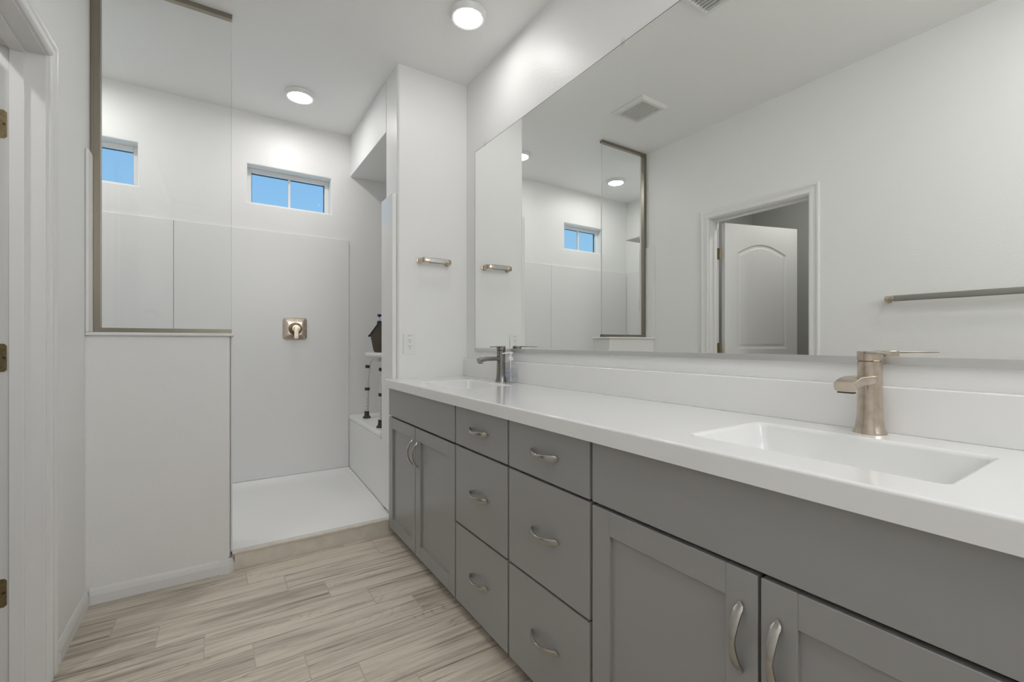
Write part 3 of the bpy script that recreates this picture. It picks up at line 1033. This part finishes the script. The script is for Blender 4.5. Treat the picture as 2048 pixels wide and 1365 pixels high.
for k, (z, n0, n1) in enumerate(((.072, 1, 11), (.066, 1, 11), (.058, 2, 7), (.050, 1, 6), (.044, 1, 9), (.038, 1, 7))):
    for i in range(n0, n1):
        a = R(-90 - 58 + 116 * (i + .5) / 12)
        mt = rot @ Matrix.Translation((c[0] + .0396 * math.cos(a), c[1] + .0396 * .585 * math.sin(a), c[2] + z)) @ Matrix.Rotation(math.atan2(.585 * math.cos(a), -math.sin(a)), 4, 'Z')
        box(t, -.0022, .0022, -.0002, .0002, -.0012, .0012, mtx=mt)
obj('label_print', t, 'label_ink', lb)
t = bnew()
lathe(t, [(0, .1185), (.014, .1185), (.0145, .132), (.010, .138), (.005, .139), (.005, .152), (.011, .1525), (.012, .158), (.009, .162), (0, .162)], c, n=24)
P_ = [(c[0] - .0 - u * .044, c[1] + u * .012, c[2] + .157 - .004 * u * u) for u in (0, .25, .5, .75, 1)]
sweep(t, P_, [(.008, .005), (.007, .0045), (.006, .004), (.0055, .0035), (.005, .003)], n=12)
obj('pump', t, 'plastic', so)
tube(t := bnew(), [(c[0], c[1], c[2] + .117), (c[0], c[1], c[2] + .012)], .003, 8)
obj('dip_tube', t, 'plastic', so)

# ------------------------------------------------------------------ towel bars
def towel_bar(label, p0, p1, nrm):
    """p0, p1 on the wall, nrm = out of the wall"""
    p0, p1, nrm = Vector(p0), Vector(p1), Vector(nrm)
    g = thing('towel_bar', label, 'towel bar', (p0 + p1) / 2)
    ax = (p1 - p0).normalized()
    so_ = .062
    for p, s_ in ((p0, 1), (p1, -1)):
        t = bnew()
        sweep(t, corner([p + nrm * .004, p + nrm * so_, p + nrm * so_ + ax * s_ * .042], .026), (.0105, .0155), n=16, power=3)
        pst = obj('post', t, 'faucet', g)
        t = bnew()
        sweep(t, [p + nrm * .0003, p + nrm * .008, p + nrm * .010], [(.0185, .0185), (.0185, .0185), (.014, .014)], n=24)
        obj('flange', t, 'faucet', pst)
    t = bnew()
    sweep(t, [p0 + nrm * so_ + ax * .0425, p1 + nrm * so_ - ax * .0425], (.0095, .0160), n=16, power=5)
    obj('bar', t, 'bar', g)
    return g
towel_bar('short nickel hand towel bar on the end wall above the outlet', (1.012, YR, 1.597), (1.192, YR, 1.597), (0, -1, 0))
towel_bar('long nickel towel bar on the left wall, seen in the mirror', (XL, .955, 1.345), (XL, .30, 1.345), (1, 0, 0))

# ------------------------------------------------------------------ outlet
ol = thing('wall_outlet', 'white double electrical outlet on the end wall above the countertop', 'outlet', (.950, YR, 1.10))
t = bnew()
prism(t, rrect(.950 - .039, .950 + .039, 1.10 - .062, 1.10 + .062, .005), 'y', YR - .0065, YR - .0005, .002)
obj('cover_plate', t, 'plastic', ol)
rc = obj('receptacle', prism(bnew(), rrect(.950 - .0175, .950 + .0175, 1.10 - .036, 1.10 + .036, .004), 'y', YR - .0085, YR - .0066, .0008), 'plastic', ol)
for zc in (1.118, 1.082):
    for dx, hh in ((-.0065, .0045), (.0065, .0038)):
        obj('slot', box(bnew(), .950 + dx - .0011, .950 + dx + .0011, YR - .0089, YR - .0086, zc - hh + .003, zc + hh + .003), 'edge', rc)
    obj('ground_hole', lathe(bnew(), [(0, 0), (.0026, 0), (.0026, .0004), (0, .0004)], (.950, YR - .0089, zc - .009), axis='y', n=12), 'edge', rc)
for dx in (-.006, .006):
    obj('indicator', box(bnew(), .950 + dx - .003, .950 + dx + .003, YR - .0070, YR - .0066, 1.146, 1.149), 'edge', rc)


# ------------------------------------------------------------------ stool, bin and bottle in the shower alcove
BZ = .5345
st = thing('shower_stool', 'white shower stool on aluminium legs standing on the bench ledge', 'stool', (1.08, 3.25, BZ))
tb = bmesh.new()
prev = None
SX0, SX1, SY0, SY1, SZ = .905, 1.255, 3.03, 3.47, 1.038
for ins, z in ((.02, SZ - .036), (.004, SZ - .030), (0, SZ - .018), (.004, SZ - .006), (.016, SZ), (.06, SZ - .002), (.12, SZ - .005)):
    ring = [tb.verts.new((x, y, z)) for x, y in rrect(SX0 + ins, SX1 - ins, SY0 + ins, SY1 - ins, max(.02, .10 - ins * .6), 8)]
    if prev:
        for i in range(len(ring)):
            j = (i + 1) % len(ring); tb.faces.new((prev[i], prev[j], ring[j], ring[i]))
    else: tb.faces.new(ring[::-1])
    prev = ring
tb.faces.new(prev)
bmesh.ops.recalc_face_normals(tb, faces=tb.faces[:])
t = bnew(); merge(t, tb)
obj('seat', t, 'plastic', st, smooth=60)
for fx, fy in ((.918, 3.035), (.945, 3.475), (1.245, 3.035), (1.235, 3.475)):
    tx, ty = (1.0 if fx < 1.08 else 1.16), (3.10 if fy < 3.2 else 3.40)
    ux, uy = fx + (tx - fx) * .12, fy + (ty - fy) * .12
    pth = corner([(tx + (1.08 - tx) * .6, ty, SZ - .047), (ux + (tx - ux) * .35, uy, SZ - .047), (fx + (ux - fx) * .5, fy + (uy - fy) * .5, .80)], .05)
    t = bnew(); tube(t, pth + [Vector((fx + (ux - fx) * .25, fy + (uy - fy) * .25, .70))], .0105, 14)
    lg = obj('leg', t, 'alu', st)
    t = bnew(); tube(t, [(fx + (ux - fx) * .55, fy + (uy - fy) * .55, .835), (fx + .004 * (1 if fx < 1 else -1), fy, BZ + .045)], .0132, 14)
    ext = obj('lower_tube', t, 'alu', lg)
    t = bnew()
    for zz in (.60, .625, .65, .675):
        k = (zz - BZ) / .3 * .55
        lathe(t, [(0, 0), (.003, 0), (.003, .0006), (0, .0006)], (fx + (ux - fx) * k, fy + (uy - fy) * k - .0136, zz), axis='y', n=8)
    obj('pin_hole', t, 'dark', lg)
    for zz, rr in ((.925, .0165), (.755, .0175)):
        k = min(1, (zz - BZ) / .3 * .5)
        cx_, cy_ = fx + (ux - fx) * k, fy + (uy - fy) * k
        obj('collar', lathe(bnew(), [(0, -.011), (rr, -.011), (rr + .001, 0), (rr, .011), (0, .011)], (cx_, cy_, zz), n=18), 'rubber', lg)
    obj('rubber_foot', lathe(bnew(), [(0, 0), (.029, 0), (.030, .006), (.024, .012), (.018, .020), (.017, .052), (0, .052)], (fx, fy, BZ), n=20), 'rubber', lg)
t = bnew()
box(t, 1.0, 1.16, 3.07, 3.13, SZ - .075, SZ - .0365, .003)
obj('bracket', t, 'alu', st)
obj('bracket', box(bnew(), 1.0, 1.16, 3.37, 3.43, SZ - .075, SZ - .0365, .003), 'alu', st)

bn = thing('storage_bin', 'brown open-front plastic bin with a black rim on the shower stool', 'bin', (1.06, 3.26, SZ))
z0 = SZ + .001
BIN_T = Matrix.Translation((.896, 3.20, 0)) @ Matrix.Rotation(R(-15.6), 4, 'Z') @ Matrix.Translation((-.944, -3.15, 0))
prof_b = [(0.972, z0), (0.964, z0 + .012), (0.944, z0 + .118), (0.999, z0 + .205), (1.184, z0 + .215), (1.169, z0)]
t = bnew()
prism(t, prof_b, 'y', 3.150, 3.154); prism(t, prof_b, 'y', 3.356, 3.360)
prism(t, [(0.972, z0), (1.169, z0), (1.169, z0 + .004), (0.971, z0 + .004)], 'y', 3.154, 3.356)
prism(t, [(0.972, z0), (0.964, z0 + .012), (0.944, z0 + .118), (0.948, z0 + .118), (0.968, z0 + .012), (0.976, z0)], 'y', 3.154, 3.356)
prism(t, [(1.169, z0), (1.184, z0 + .215), (1.180, z0 + .215), (1.165, z0)], 'y', 3.154, 3.356)
t.transform(BIN_T)
obj('bin_body', t, 'bin', bn)
t = bnew()
for yy in (3.152, 3.358):
    sweep(t, [(0.934, yy, z0 + .113), (0.946, yy, z0 + .130), (0.999, yy, z0 + .2075), (1.189, yy, z0 + .2175)], (.005, .0065), up=(0, 1, 0), n=8, power=4)
sweep(t, [(0.936, 3.147, z0 + .116), (0.936, 3.363, z0 + .116)], (.008, .006), n=8, power=4)
sweep(t, [(1.184, 3.147, z0 + .2175), (1.184, 3.363, z0 + .2175)], (.006, .005), n=8, power=4)
t.transform(BIN_T)
obj('rim', t, 'bin_rim', bn)

bo = thing('pump_bottle', 'pale bottle with a blue pump top standing in the brown bin', 'bottle', (.985, 3.289, z0 + .004))
c = (.985, 3.289, z0 + .0045)
obj('bottle_body', lathe(bnew(), [(0, 0), (.020, 0), (.022, .005), (.022, .15), (.020, .175), (.013, .188), (.013, .196), (0, .196)], c, n=28), 'plastic', bo)
obj('collar', lathe(bnew(), [(0, .1965), (.0165, .1965), (.018, .200), (.0165, .215), (.012, .222), (0, .222)], c, n=24), 'blue', bo)
obj('stem', lathe(bnew(), [(0, .2225), (.005, .2225), (.005, .250), (0, .250)], c, n=12), 'plastic', bo)
t = bnew()
lathe(t, [(0, .248), (.006, .248), (.007, .255), (.014, .256), (.015, .266), (.011, .270), (0, .270)], c, n=20)
sweep(t, [(c[0], c[1], c[2] + .262), (c[0] + .02, c[1] - .012, c[2] + .262), (c[0] + .034, c[1] - .02, c[2] + .259)], [(.006, .005), (.005, .004), (.004, .003)], n=10)
obj('pump_head', t, 'blue', bo)
